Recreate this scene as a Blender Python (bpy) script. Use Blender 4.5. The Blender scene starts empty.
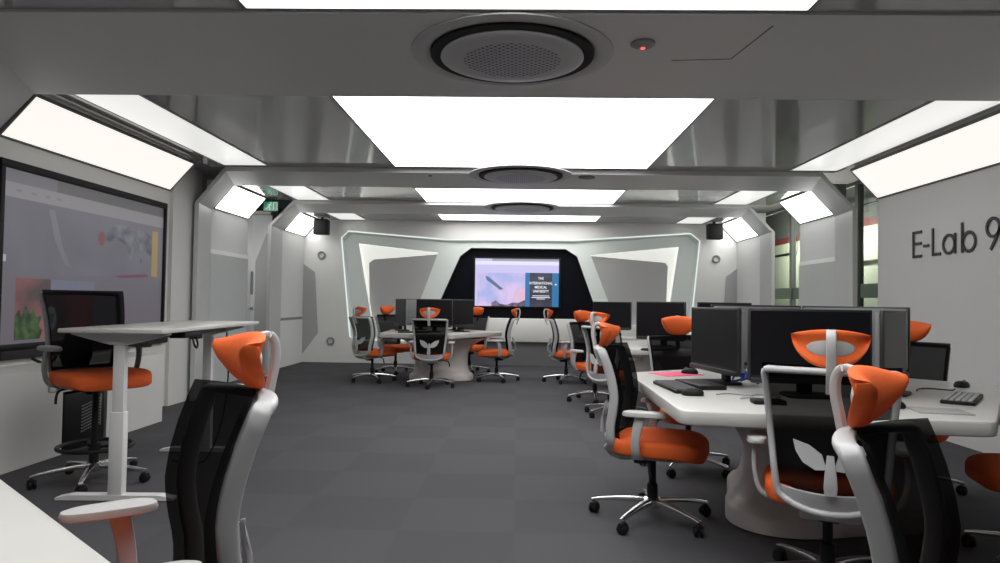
import bpy, bmesh, math, random
from mathutils import Vector, Matrix
random.seed(7)
PI = math.pi
C = bpy.context.scene.collection
R = math.radians

# ------------------------------------------------------------------ materials
def new_mat(name):
    m = bpy.data.materials.new(name); m.use_nodes = True
    nt = m.node_tree
    return m, nt, nt.nodes['Principled BSDF']

def mat(name, col, rough=0.5, metal=0.0, var=0.0, scale=20.0, bump=0.0, bscale=200.0, ior=1.45, coat=0.0, spec=0.5):
    m, nt, b = new_mat(name)
    b.inputs['Roughness'].default_value = rough
    b.inputs['Metallic'].default_value = metal
    b.inputs['IOR'].default_value = ior
    b.inputs['Coat Weight'].default_value = coat
    b.inputs['Specular IOR Level'].default_value = spec
    tc = nt.nodes.new('ShaderNodeTexCoord')
    nz = nt.nodes.new('ShaderNodeTexNoise'); nz.inputs['Scale'].default_value = scale
    nz.inputs['Detail'].default_value = 4
    nt.links.new(tc.outputs['Object'], nz.inputs['Vector'])
    mx = nt.nodes.new('ShaderNodeMix'); mx.data_type = 'RGBA'
    v = max(var, 0.02)
    mx.inputs[6].default_value = (*[c * (1 - v) for c in col], 1)
    mx.inputs[7].default_value = (*[min(1, c * (1 + v)) for c in col], 1)
    nt.links.new(nz.outputs['Fac'], mx.inputs[0])
    nt.links.new(mx.outputs[2], b.inputs['Base Color'])
    if bump > 0:
        n2 = nt.nodes.new('ShaderNodeTexNoise'); n2.inputs['Scale'].default_value = bscale
        nt.links.new(tc.outputs['Object'], n2.inputs['Vector'])
        bp = nt.nodes.new('ShaderNodeBump'); bp.inputs['Strength'].default_value = bump
        bp.inputs['Distance'].default_value = 0.01
        nt.links.new(n2.outputs['Fac'], bp.inputs['Height'])
        nt.links.new(bp.outputs['Normal'], b.inputs['Normal'])
    return m

def emit(name, col, strength, rough=0.3, base=(0.02, 0.02, 0.02)):
    m, nt, b = new_mat(name)
    b.inputs['Base Color'].default_value = (*base, 1)
    b.inputs['Roughness'].default_value = rough
    b.inputs['Emission Color'].default_value = (*col, 1)
    b.inputs['Emission Strength'].default_value = strength
    return m

def emit_grad(name, c0, c1, strength, scale=3.0, axis=0):
    """blotchy two-tone screen picture"""
    m, nt, b = new_mat(name)
    b.inputs['Base Color'].default_value = (0.01, 0.01, 0.01, 1)
    b.inputs['Roughness'].default_value = 0.35
    tc = nt.nodes.new('ShaderNodeTexCoord')
    nz = nt.nodes.new('ShaderNodeTexNoise'); nz.inputs['Scale'].default_value = scale
    nt.links.new(tc.outputs['Object'], nz.inputs['Vector'])
    cr = nt.nodes.new('ShaderNodeValToRGB')
    cr.color_ramp.elements[0].position = 0.38; cr.color_ramp.elements[0].color = (*c0, 1)
    cr.color_ramp.elements[1].position = 0.64; cr.color_ramp.elements[1].color = (*c1, 1)
    nt.links.new(nz.outputs['Fac'], cr.inputs['Fac'])
    nt.links.new(cr.outputs['Color'], b.inputs['Emission Color'])
    b.inputs['Emission Strength'].default_value = strength
    return m

M = {}
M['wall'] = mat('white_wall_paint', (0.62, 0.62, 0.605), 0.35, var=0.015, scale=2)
M['end_wall'] = mat('end_wall_white', (0.82, 0.82, 0.80), 0.4, var=0.015, scale=2)  # whiter than the other walls, to carry the LED cove light
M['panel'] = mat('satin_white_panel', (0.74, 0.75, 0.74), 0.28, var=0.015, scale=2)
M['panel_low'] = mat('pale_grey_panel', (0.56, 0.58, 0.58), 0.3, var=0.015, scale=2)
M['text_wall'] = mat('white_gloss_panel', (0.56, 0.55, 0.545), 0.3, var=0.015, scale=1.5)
M['portal'] = mat('portal_grey_white', (0.54, 0.545, 0.54), 0.45, var=0.02, scale=2)
M['soffit'] = mat('soffit_grey', (0.42, 0.425, 0.425), 0.5, var=0.02, scale=2)
M['gloss_ceiling'] = mat('gloss_ceiling', (0.30, 0.30, 0.30), 0.08, var=0.02, scale=1, ior=2.1, spec=0.6)
M['dark_void'] = mat('dark_void_paint', (0.03, 0.03, 0.033), 0.8)
M['grey_panel'] = mat('grey_acoustic_panel', (0.44, 0.44, 0.44), 0.75, var=0.02, scale=8)
M['frame_band'] = mat('pale_green_white_lacquer', (0.78, 0.83, 0.80), 0.3, var=0.02, scale=2)
M['pocket'] = mat('bright_white_pocket', (0.8, 0.8, 0.77), 0.4)
M['kick'] = mat('grey_kick_panel', (0.2, 0.2, 0.21), 0.6)
M['black_gloss'] = mat('black_gloss', (0.004, 0.0045, 0.008), 0.35, spec=0.12)
M['black'] = mat('black_plastic', (0.010, 0.010, 0.011), 0.5, spec=0.22)
M['black_matt'] = mat('black_matt', (0.01, 0.01, 0.011), 0.8)
M['white_top'] = mat('white_solid_surface', (0.50, 0.495, 0.475), 0.28, var=0.01)
M['white_ped'] = mat('white_moulded_resin', (0.62, 0.58, 0.565), 0.3, var=0.015, scale=3)
M['white_metal'] = mat('white_powder_coat', (0.66, 0.66, 0.66), 0.35)
M['chair_grey'] = mat('light_grey_nylon', (0.40, 0.40, 0.41), 0.38, var=0.02)
M['chair_arm'] = mat('pale_grey_arm', (0.46, 0.46, 0.46), 0.4)
M['chair_dark'] = mat('dark_grey_nylon', (0.07, 0.07, 0.075), 0.45)
M['mid_grey'] = mat('mid_grey_nylon', (0.20, 0.20, 0.21), 0.45)
M['chrome'] = mat('polished_aluminium', (0.72, 0.72, 0.72), 0.2, metal=1.0)
M['orange'] = mat('orange_fabric', (0.72, 0.115, 0.018), 0.75, var=0.1, scale=60, bump=0.25, bscale=900)
M['monitor_case'] = mat('monitor_dark_plastic', (0.018, 0.018, 0.02), 0.4)
M['monitor_back'] = mat('monitor_grey_back', (0.17, 0.175, 0.18), 0.4)
M['screen_off'] = mat('dark_screen_glass', (0.006, 0.006, 0.008), 0.35, spec=0.25)
M['screen_sheen'] = mat('dark_screen_grey', (0.03, 0.031, 0.04), 0.35)
M['sticker'] = mat('white_sticker', (0.6, 0.6, 0.6), 0.6)
M['pink'] = mat('pink_paper', (0.75, 0.06, 0.16), 0.6)
M['blue'] = mat('blue_cable', (0.02, 0.06, 0.4), 0.5)
M['white_cable'] = mat('white_cable', (0.55, 0.55, 0.55), 0.5)
M['key'] = mat('grey_keys', (0.30, 0.30, 0.31), 0.5)
M['pad'] = mat('grey_mouse_mat', (0.33, 0.33, 0.33), 0.6)
M['text_black'] = mat('black_lettering', (0.01, 0.01, 0.011), 0.4)
M['red'] = mat('red_stripe', (0.16, 0.03, 0.03), 0.6)
M['corridor'] = mat('corridor_cream_wall', (0.5, 0.52, 0.43), 0.6, var=0.03, scale=1)
M['corridor_dark'] = mat('corridor_dark_ceiling', (0.10, 0.10, 0.10), 0.8)
M['frost'] = mat('frosted_grey_green', (0.20, 0.24, 0.22), 0.5)
M['ac_grey'] = None
M['steel'] = mat('steel_mesh', (0.4, 0.4, 0.41), 0.35, metal=0.8)
M['ring_grey'] = mat('ring_grey', (0.25, 0.25, 0.25), 0.5)
M['beige'] = mat('ceiling_hatch_line', (0.14, 0.14, 0.14), 0.6)

LIGHT = 5.0
M['light'] = emit('opal_light_panel', (1.0, 0.995, 0.98), LIGHT, base=(0.8, 0.8, 0.8))
M['light_flat'] = emit('opal_dim_light_panel', (1.0, 1.0, 0.97), 0.74, base=(0.25, 0.25, 0.25))
M['light_warm'] = emit('opal_warm_light_panel', (1.0, 0.955, 0.90), 0.94, base=(0.3, 0.3, 0.3))
M['led'] = emit('led_strip', (0.9, 1.0, 0.96), 0.9)
M['pocket_glow'] = emit('glowing_pocket', (0.95, 0.97, 0.9), 0.5, base=(0.7, 0.7, 0.68))  # weak glow put into the surface for the light filling the pockets
M['light_frame'] = mat('light_frame_grey', (0.16, 0.16, 0.165), 0.4)

def mesh_fabric():
    m, nt, b = new_mat('black_mesh_fabric')
    b.inputs['Base Color'].default_value = (0.0025, 0.0025, 0.003, 1)
    b.inputs['Roughness'].default_value = 0.85
    b.inputs['Specular IOR Level'].default_value = 0.05
    tr = nt.nodes.new('ShaderNodeBsdfTransparent')
    mx = nt.nodes.new('ShaderNodeMixShader'); mx.inputs[0].default_value = 0.07
    out = nt.nodes['Material Output']
    nt.links.new(b.outputs[0], mx.inputs[1]); nt.links.new(tr.outputs[0], mx.inputs[2])
    nt.links.new(mx.outputs[0], out.inputs[0])
    return m
M['mesh'] = mesh_fabric()

def lumbar_mat():
    m, nt, b = new_mat('frosted_lumbar_plastic')
    b.inputs['Base Color'].default_value = (0.5, 0.5, 0.51, 1)
    b.inputs['Roughness'].default_value = 0.4
    tr = nt.nodes.new('ShaderNodeBsdfTransparent')
    mx = nt.nodes.new('ShaderNodeMixShader'); mx.inputs[0].default_value = 0.35
    out = nt.nodes['Material Output']
    nt.links.new(b.outputs[0], mx.inputs[1]); nt.links.new(tr.outputs[0], mx.inputs[2])
    nt.links.new(mx.outputs[0], out.inputs[0])
    return m
M['lumbar'] = lumbar_mat()

def carpet():
    m, nt, b = new_mat('charcoal_carpet_tiles')
    b.inputs['Roughness'].default_value = 0.95
    b.inputs['Specular IOR Level'].default_value = 0.1
    tc = nt.nodes.new('ShaderNodeTexCoord')
    ck = nt.nodes.new('ShaderNodeTexChecker'); ck.inputs['Scale'].default_value = 1.65
    ck.inputs['Color1'].default_value = (0.074, 0.073, 0.079, 1)
    ck.inputs['Color2'].default_value = (0.068, 0.067, 0.073, 1)
    nt.links.new(tc.outputs['Object'], ck.inputs['Vector'])
    nz = nt.nodes.new('ShaderNodeTexNoise'); nz.inputs['Scale'].default_value = 260
    nz.inputs['Detail'].default_value = 6
    nt.links.new(tc.outputs['Object'], nz.inputs['Vector'])
    mp = nt.nodes.new('ShaderNodeMapRange')
    mp.inputs['To Min'].default_value = 0.55; mp.inputs['To Max'].default_value = 1.45
    nt.links.new(nz.outputs['Fac'], mp.inputs['Value'])
    mul = nt.nodes.new('ShaderNodeMix'); mul.data_type = 'RGBA'; mul.blend_type = 'MULTIPLY'
    mul.inputs[0].default_value = 1
    nt.links.new(ck.outputs['Color'], mul.inputs[6]); nt.links.new(mp.outputs[0], mul.inputs[7])
    nt.links.new(mul.outputs[2], b.inputs['Base Color'])
    bp = nt.nodes.new('ShaderNodeBump'); bp.inputs['Strength'].default_value = 0.4
    nt.links.new(nz.outputs['Fac'], bp.inputs['Height']); nt.links.new(bp.outputs['Normal'], b.inputs['Normal'])
    return m
M['carpet'] = carpet()

def perforated():
    """grey disc with a hexagonal field of round holes"""
    m, nt, b = new_mat('perforated_grey_disc')
    b.inputs['Roughness'].default_value = 0.45
    tc = nt.nodes.new('ShaderNodeTexCoord')
    vo = nt.nodes.new('ShaderNodeTexVoronoi'); vo.inputs['Scale'].default_value = 30
    vo.inputs['Randomness'].default_value = 0.0
    vo.voronoi_dimensions = '2D'
    mpg = nt.nodes.new('ShaderNodeMapping'); mpg.inputs['Rotation'].default_value = (0, 0, PI / 4)
    nt.links.new(tc.outputs['Object'], mpg.inputs['Vector'])
    nt.links.new(mpg.outputs[0], vo.inputs['Vector'])
    ln = nt.nodes.new('ShaderNodeVectorMath'); ln.operation = 'LENGTH'
    sep = nt.nodes.new('ShaderNodeVectorMath'); sep.operation = 'MULTIPLY'
    sep.inputs[1].default_value = (1, 1, 0)
    nt.links.new(tc.outputs['Object'], sep.inputs[0]); nt.links.new(sep.outputs[0], ln.inputs[0])
    lt = nt.nodes.new('ShaderNodeMath'); lt.operation = 'LESS_THAN'; lt.inputs[1].default_value = 0.29
    nt.links.new(ln.outputs['Value'], lt.inputs[0])
    ls = nt.nodes.new('ShaderNodeMath'); ls.operation = 'LESS_THAN'; ls.inputs[1].default_value = 0.33
    nt.links.new(vo.outputs['Distance'], ls.inputs[0])
    mu = nt.nodes.new('ShaderNodeMath'); mu.operation = 'MULTIPLY'
    nt.links.new(lt.outputs[0], mu.inputs[0]); nt.links.new(ls.outputs[0], mu.inputs[1])
    mx = nt.nodes.new('ShaderNodeMix'); mx.data_type = 'RGBA'
    mx.inputs[6].default_value = (0.40, 0.41, 0.42, 1); mx.inputs[7].default_value = (0.05, 0.05, 0.055, 1)
    nt.links.new(mu.outputs[0], mx.inputs[0]); nt.links.new(mx.outputs[2], b.inputs['Base Color'])
    return m
M['ac_grey'] = perforated()

def glass():
    m, nt, b = new_mat('corridor_glass')
    b.inputs['Base Color'].default_value = (0.75, 0.85, 0.8, 1)
    b.inputs['Roughness'].default_value = 0.02
    tr = nt.nodes.new('ShaderNodeBsdfTransparent'); tr.inputs[0].default_value = (0.84, 0.88, 0.85, 1)
    gl = nt.nodes.new('ShaderNodeBsdfGlossy'); gl.inputs['Roughness'].default_value = 0.03
    mx = nt.nodes.new('ShaderNodeMixShader'); mx.inputs[0].default_value = 0.07
    nt.links.new(tr.outputs[0], mx.inputs[1]); nt.links.new(gl.outputs[0], mx.inputs[2])
    nt.links.new(mx.outputs[0], nt.nodes['Material Output'].inputs[0])
    return m
M['glass'] = glass()

# ------------------------------------------------------------------ mesh helpers
def obj(name, bm, m, parent=None, loc=(0, 0, 0), rotz=0.0, smooth=True, angle=38, recalc=True):
    if recalc:
        bmesh.ops.recalc_face_normals(bm, faces=bm.faces[:])
    me = bpy.data.meshes.new(name); bm.to_mesh(me); bm.free()
    if smooth:
        me.shade_smooth(); me.set_sharp_from_angle(angle=R(angle))
    me.materials.append(M[m] if isinstance(m, str) else m)
    o = bpy.data.objects.new(name, me); C.objects.link(o)
    o.location = loc; o.rotation_euler = (0, 0, rotz)
    if parent is not None: o.parent = parent
    return o

def tag(o, label, cat, group=None, kind=None):
    o['label'] = label; o['category'] = cat
    if group: o['group'] = group
    if kind: o['kind'] = kind
    return o

def struct(name, bm, m, label=None, **k):
    o = obj(name, bm, m, **k); o['kind'] = 'structure'
    if label: o['label'] = label
    return o

def thing(name, label, cat, loc=(0, 0, 0), rotz=0.0, group=None):
    o = bpy.data.objects.new(name, None); C.objects.link(o)
    o.empty_display_size = 0.1
    o.location = loc; o.rotation_euler = (0, 0, rotz)
    return tag(o, label, cat, group)

def kids(o): return [c for c in bpy.data.objects if c.parent == o]

def dup(root, loc, rotz, label, group=None, scale=None):
    def cp(o, parent):
        c = o.copy(); C.objects.link(c)
        if parent is not None: c.parent = parent
        for ch in kids(o): cp(ch, c)
        return c
    r = cp(root, None)
    r.location = loc; r.rotation_euler = (0, 0, rotz); r['label'] = label
    if group: r['group'] = group
    if scale: r.scale = scale
    return r

def box(bm, cx, cy, cz, sx, sy, sz, bev=0.0, mtx=None, seg=2):
    t = bmesh.new()
    bmesh.ops.create_cube(t, size=1.0, matrix=Matrix.Diagonal((sx, sy, sz, 1)))
    if bev > 0:
        bmesh.ops.bevel(t, geom=t.edges[:], offset=bev, segments=seg, affect='EDGES', profile=0.5)
    mm = Matrix.Translation((cx, cy, cz))
    if mtx is not None: mm = mtx @ mm
    bmesh.ops.transform(t, matrix=mm, verts=t.verts[:])
    me = bpy.data.meshes.new('tmp'); t.to_mesh(me); t.free(); bm.from_mesh(me); bpy.data.meshes.remove(me)

def quad(bm, pts):
    return bm.faces.new([bm.verts.new(p) for p in pts])

def loft(bm, rings, closed=True, cap=True):
    vr = [[bm.verts.new(p) for p in r] for r in rings]
    n = len(vr[0])
    for a, b in zip(vr[:-1], vr[1:]):
        for i in range(n if closed else n - 1):
            j = (i + 1) % n
            bm.faces.new((a[i], a[j], b[j], b[i]))
    if cap and closed:
        bm.faces.new(vr[0][::-1]); bm.faces.new(vr[-1])
    return vr

def lathe(bm, prof, n=24, c=(0, 0, 0), cap=True):
    loft(bm, [[(c[0] + r * math.cos(2 * PI * i / n), c[1] + r * math.sin(2 * PI * i / n), c[2] + z) for i in range(n)] for r, z in prof], True, cap)

def sweep(bm, pts, sec, ref=(0, 0, 1), closed=False, scales=None):
    """sec: list of (a, b): a along the side axis (tangent x ref), b along ref-ish normal"""
    pts = [Vector(p) for p in pts]; n = len(pts); ref = Vector(ref); rings = []
    for i, p in enumerate(pts):
        if closed: t = pts[(i + 1) % n] - pts[i - 1]
        else: t = pts[min(i + 1, n - 1)] - pts[max(i - 1, 0)]
        t.normalize()
        s = t.cross(ref)
        if s.length < 1e-6: s = Vector((1, 0, 0))
        s.normalize(); u = s.cross(t).normalized()
        k = scales[i] if scales else 1.0
        rings.append([p + s * a * k + u * b * k for a, b in sec])
    if closed:
        vr = [[bm.verts.new(q) for q in r] for r in rings]; m = len(sec)
        for i in range(n):
            a, b = vr[i], vr[(i + 1) % n]
            for j in range(m):
                k = (j + 1) % m
                bm.faces.new((a[j], a[k], b[k], b[j]))
    else:
        loft(bm, rings, True, True)

def rsec(w, h, r=None, n=3):
    """rounded rectangle section"""
    r = r if r is not None else min(w, h) * 0.3
    out = []
    for cx, cy, a0 in ((w / 2 - r, h / 2 - r, 0), (-w / 2 + r, h / 2 - r, 90), (-w / 2 + r, -h / 2 + r, 180), (w / 2 - r, -h / 2 + r, 270)):
        for i in range(n):
            a = R(a0 + 90 * i / (n - 1)); out.append((cx + r * math.cos(a), cy + r * math.sin(a)))
    return out

def csec(r, n=10): return [(r * math.cos(2 * PI * i / n), r * math.sin(2 * PI * i / n)) for i in range(n)]

def spline(pts, n=6, closed=False):
    """Catmull-Rom through pts"""
    P = [Vector(p) for p in pts]; out = []; m = len(P)
    rng = range(m) if closed else range(m - 1)
    for i in rng:
        if closed: a, b, c, d = P[i - 1], P[i], P[(i + 1) % m], P[(i + 2) % m]
        else: a, b, c, d = P[max(i - 1, 0)], P[i], P[i + 1], P[min(i + 2, m - 1)]
        for k in range(n):
            t = k / n
            out.append(0.5 * ((2 * b) + (c - a) * t + (2 * a - 5 * b + 4 * c - d) * t * t + (3 * b - a - 3 * c + d) * t ** 3))
    if not closed: out.append(P[-1])
    return out

def round_poly(pts, r, n=6):
    out = []; m = len(pts)
    for i in range(m):
        p = Vector(pts[i]); a = (Vector(pts[i - 1]) - p).normalized(); b = (Vector(pts[(i + 1) % m]) - p).normalized()
        ang = a.angle(b); d = r / math.tan(ang / 2)
        s = p + a * d; e = p + b * d
        for k in range(n + 1):
            t = k / n
            out.append((s * (1 - t) ** 2 + p * 2 * t * (1 - t) + e * t * t))
    return out

def superell(a, b, e, n=40):
    o = []
    for i in range(n):
        t = 2 * PI * i / n; c, s = math.cos(t), math.sin(t)
        o.append((a * math.copysign(abs(c) ** (2 / e), c), b * math.copysign(abs(s) ** (2 / e), s)))
    return o

def holed_wall(bm, outer, holes, f):
    """planar polygon with holes; f maps (a, b) -> 3D point"""
    es = []; loops = []
    for lp in [outer] + holes:
        vs = [bm.verts.new(f(*p)) for p in lp]
        for i in range(len(vs)): es.append(bm.edges.new((vs[i], vs[(i + 1) % len(vs)])))
        loops.append(vs)
    bmesh.ops.triangle_fill(bm, use_beauty=True, use_dissolve=False, edges=es)
    return loops

def extrude_poly(bm, pts, f0, f1):
    """prism between two maps of the same 2D polygon"""
    loft(bm, [[f0(*p) for p in pts], [f1(*p) for p in pts]], True, True)

# ------------------------------------------------------------------ the room shell
ZS, ZG = 2.69, 2.745          # soffit and gloss ceiling heights
YEND = 13.2
bm = bmesh.new(); quad(bm, [(-7, -4.5, 0), (8.5, -4.5, 0), (8.5, 18.5, 0), (-7, 18.5, 0)])
struct('floor', bm, 'carpet', smooth=False)

# ---- portals: each a folded band, flared from front edge to back edge
def portal(name, yf, yb, F, B, thick=0.05, legs=True):
    """F/B: (xl_leg, zl_leg, xl_top, xr_top, zr_leg, xr_leg, z)"""
    def line(v, y, t):
        xl, zl, xlt, xrt, zr, xr, z = v
        return [(xl - t, y, 0.0), (xl - t, y, zl), (xlt - t * 0.4, y, z + t), (xrt + t * 0.4, y, z + t), (xr + t, y, zr), (xr + t, y, 0.0)]
    bm = bmesh.new()
    a, b = line(F, yf, 0), line(B, yb, 0)
    a2, b2 = line(F, yf, thick), line(B, yb, thick)
    rings = [a, b, b2, a2]
    for r0, r1 in zip(rings, rings[1:] + rings[:1]):
        for i in range(5):
            bm.faces.new([bm.verts.new(p) for p in (r0[i], r0[i + 1], r1[i + 1], r1[i])])
    bmesh.ops.remove_doubles(bm, verts=bm.verts[:], dist=1e-5)
    return struct(name, bm, 'portal', smooth=False)
portal('trim_1', 3.52, 4.98, (-3.30, 2.33, -2.98, 3.02, 2.33, 3.34, ZS), (-3.88, 2.40, -3.60, 3.62, 2.40, 3.92, ZS))
portal('trim_2', 7.98, 9.10, (-3.75, 2.315, -3.44, 3.47, 2.315, 3.83, ZS), (-4.10, 2.38, -3.80, 3.83, 2.38, 4.14, ZS + .02))
portal('trim_3', 10.62, 11.92, (-3.84, 2.345, -3.49, 3.52, 2.335, 3.875, ZS), (-4.11, 2.39, -3.81, 3.83, 2.40, 4.15, ZS + .02))
# fascia steps between gloss ceiling and soffit
for k, y in ((1, 7.98), (2, 10.62)):
    bm = bmesh.new(); xl = (-2.98, -3.44, -3.49)[k]; xr = (3.02, 3.47, 3.52)[k]
    box(bm, (xl + xr) / 2, y - 0.012, 2.732, xr - xl, 0.02, 0.084)
    struct('trim_%d' % (4 + k), bm, 'portal', smooth=False)

# ---- gloss ceilings in the bays
bays = [(-4.3, 3.52, -3.6, 3.62, -3.88, 3.92), (4.98, 7.98, -3.62, 3.64, -3.88, 3.92), (9.10, 10.62, -3.84, 3.855, -4.12, 4.17), (11.92, YEND, -3.84, 3.855, -4.12, 4.17)]
panels = [(0.75, 3.50), (5.08, 7.84), (9.30, 10.60), (12.1, 12.95)]
bm = bmesh.new()
for (y0, y1, xl, xr, wl, wr) in bays:
    box(bm, (xl + xr) / 2, (y0 + y1) / 2, (ZG if y0 > 0 else ZS + .015) + .02, xr - xl, y1 - y0 + .02, 0.04)
struct('ceiling', bm, 'gloss_ceiling', smooth=False)

lab_c = ['large square opal ceiling light at the very top edge of the photo', 'big opal ceiling light between the nearest and the second portal beam',
         'opal ceiling light between the second and third portal beams', 'smallest opal ceiling light, nearest the end wall']
for (y0, y1), lab in zip(panels, lab_c):
    x0, x1 = -1.435, 1.465
    t = thing('ceiling_light', lab, 'ceiling light', (0.015, (y0 + y1) / 2, ZG if y0 > 4 else ZS + .015), 0, 'square ceiling lights')
    w, d = x1 - x0, y1 - y0
    b2 = bmesh.new(); fw = 0.02
    for (cx, cy, sx, sy) in ((0, d / 2 - fw / 2, w, fw), (0, -d / 2 + fw / 2, w, fw), (w / 2 - fw / 2, 0, fw, d - 2 * fw), (-w / 2 + fw / 2, 0, fw, d - 2 * fw)):
        box(b2, cx, cy, -0.004, sx, sy, 0.012)
    obj('light_frame', b2, 'light_frame', t, smooth=False)
    b2 = bmesh.new(); box(b2, 0, 0, -0.003, w - 2 * fw, d - 2 * fw, 0.006, 0.001)
    obj('diffuser', b2, 'light', t, smooth=False)

# ---- sloped side lights
def side_light(xt, zt, xb, zb, y0, y1, label, m):
    t = thing('sloped_light', label, 'wall light', ((xt + xb) / 2, (y0 + y1) / 2, (zt + zb) / 2), 0, 'sloped side lights')
    v = Vector((xb - xt, 0, zb - zt)); L = v.length; v.normalize()
    n = Vector((v.z, 0, -v.x)) if xt < 0 else Vector((-v.z, 0, v.x))
    if n.z > 0: n = -n
    h = (y1 - y0) / 2
    def slab(b, a0, a1, c0, c1, n0, n1):
        P = []
        for nn in (n0, n1):
            P.append([v * a0 + Vector((0, c0, 0)) + n * nn, v * a1 + Vector((0, c0, 0)) + n * nn, v * a1 + Vector((0, c1, 0)) + n * nn, v * a0 + Vector((0, c1, 0)) + n * nn])
        loft(b, P)
    b2 = bmesh.new(); fw = .018; a = L / 2
    slab(b2, -a, -a + fw, -h, h, -.03, .006); slab(b2, a - fw, a, -h, h, -.03, .006)
    slab(b2, -a + fw, a - fw, -h, -h + fw, -.03, .006); slab(b2, -a + fw, a - fw, h - fw, h, -.03, .006)
    obj('light_frame', b2, 'light_frame', t, smooth=False)
    b2 = bmesh.new(); slab(b2, -a + fw, a - fw, -h + fw, h - fw, -.025, .001)
    obj('diffuser', b2, m, t, smooth=False)
side_light(-3.60, 2.70, -3.88, 2.385, 5.0, 7.55, 'long sloped light above the large wall screen on the left', 'light_warm')
side_light(3.62, 2.70, 3.92, 2.385, 5.0, 7.60, 'long sloped light above the lettered wall on the right', 'light_warm')
side_light(-3.84, 2.74, -4.12, 2.41, 9.19, 10.38, 'sloped light beside the green exit sign on the left', 'light')
side_light(3.83, 2.74, 4.15, 2.41, 9.02, 10.22, 'sloped light over the right wall panel between second and third portals', 'light')
side_light(-3.84, 2.74, -4.12, 2.41, 12.02, 13.18, 'small sloped light beside the left ceiling loudspeaker', 'light')
side_light(3.84, 2.74, 4.16, 2.41, 11.98, 13.18, 'small sloped light beside the right ceiling loudspeaker', 'light')

# ---- flat side lights in the gloss ceilings
for x0, x1, y0, y1, lab in ((-3.42, -2.89, 5.05, 7.86, 'flat ceiling light strip beside the long sloped light on the left'), (3.06, 3.60, 5.05, 7.86, 'flat ceiling light strip beside the long sloped light on the right'),
        (-3.42, -2.90, 9.25, 10.55, 'flat ceiling light patch near the green exit sign'), (2.96, 3.48, 9.25, 10.55, 'flat ceiling light patch on the right between second and third portals'),
        (-3.42, -2.90, 12.0, 13.1, 'flat ceiling light patch near the left loudspeaker'), (2.96, 3.48, 12.0, 13.1, 'flat ceiling light patch near the right loudspeaker')):
    t = thing('ceiling_strip_light', lab, 'ceiling light', ((x0 + x1) / 2, (y0 + y1) / 2, ZG), 0, 'flat side ceiling lights')
    w, d = x1 - x0, y1 - y0; b2 = bmesh.new(); fw = .015
    for (cx, cy, sx, sy) in ((0, d / 2 - fw / 2, w, fw), (0, -d / 2 + fw / 2, w, fw), (w / 2 - fw / 2, 0, fw, d - 2 * fw), (-w / 2 + fw / 2, 0, fw, d - 2 * fw)):
        box(b2, cx, cy, -0.003, sx, sy, 0.010)
    obj('light_frame', b2, 'soffit', t, smooth=False)
    b2 = bmesh.new(); box(b2, 0, 0, -0.002, w - 2 * fw, d - 2 * fw, 0.005, 0.001); obj('diffuser', b2, 'light_flat', t, smooth=False)

# ---- left wall
def wbox(bm, x0, x1, y0, y1, z0, z1, bev=0): box(bm, (x0 + x1) / 2, (y0 + y1) / 2, (z0 + z1) / 2, abs(x1 - x0), abs(y1 - y0), abs(z1 - z0), bev)
TY0, TY1, TZ0, TZ1 = 5.03, 7.50, 0.72, 2.235   # recess of the big screen
bm = bmesh.new()
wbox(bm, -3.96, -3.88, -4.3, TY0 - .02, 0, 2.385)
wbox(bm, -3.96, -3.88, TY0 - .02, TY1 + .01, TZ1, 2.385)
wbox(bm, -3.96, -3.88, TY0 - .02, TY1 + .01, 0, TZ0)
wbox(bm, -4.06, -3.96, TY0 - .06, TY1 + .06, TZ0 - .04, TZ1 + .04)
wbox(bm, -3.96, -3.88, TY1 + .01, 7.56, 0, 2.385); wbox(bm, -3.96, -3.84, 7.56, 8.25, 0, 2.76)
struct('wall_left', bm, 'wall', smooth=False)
# plinth below the screen with an alcove for the computer
NY0, NY1, NZ = 5.17, 5.74, 0.47
bm = bmesh.new()
wbox(bm, -3.88, -3.43, 3.2, NY0, 0, .66); wbox(bm, -3.88, -3.43, NY1, 6.65, 0, .66)
wbox(bm, -3.88, -3.43, NY0, NY1, NZ, .66); wbox(bm, -3.88, -3.75, NY0, NY1, 0, NZ)
struct('trim_7', bm, 'wall', smooth=False)
# bay 2 and bay 3 left panels
bm = bmesh.new(); wbox(bm, -4.20, -4.12, 9.12, 10.40, 1.86, 2.41); struct('wall_left.001', bm, 'panel', smooth=False)
bm = bmesh.new()
loft(bm, [[(-4.12, 9.12, 1.86), (-4.12, 10.40, 1.86), (-4.2, 10.4, 1.86), (-4.2, 9.12, 1.86)], [(-4.105, 9.12, 1.80), (-4.105, 10.40, 1.80), (-4.2, 10.4, 1.80), (-4.2, 9.12, 1.80)]])
struct('trim_8', bm, 'pocket', smooth=False)
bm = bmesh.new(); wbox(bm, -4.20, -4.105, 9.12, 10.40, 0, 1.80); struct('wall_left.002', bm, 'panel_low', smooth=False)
bm = bmesh.new(); wbox(bm, -4.20, -4.12, 11.92, YEND, .87, 2.41); struct('wall_left.003', bm, 'panel', smooth=False)
bm = bmesh.new(); wbox(bm, -4.20, -4.14, 11.92, YEND, .80, .87); struct('trim_9', bm, 'ring_grey', smooth=False)
bm = bmesh.new(); wbox(bm, -4.20, -4.115, 11.92, YEND, 0, .82); struct('wall_left.004', bm, 'panel', smooth=False)
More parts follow.
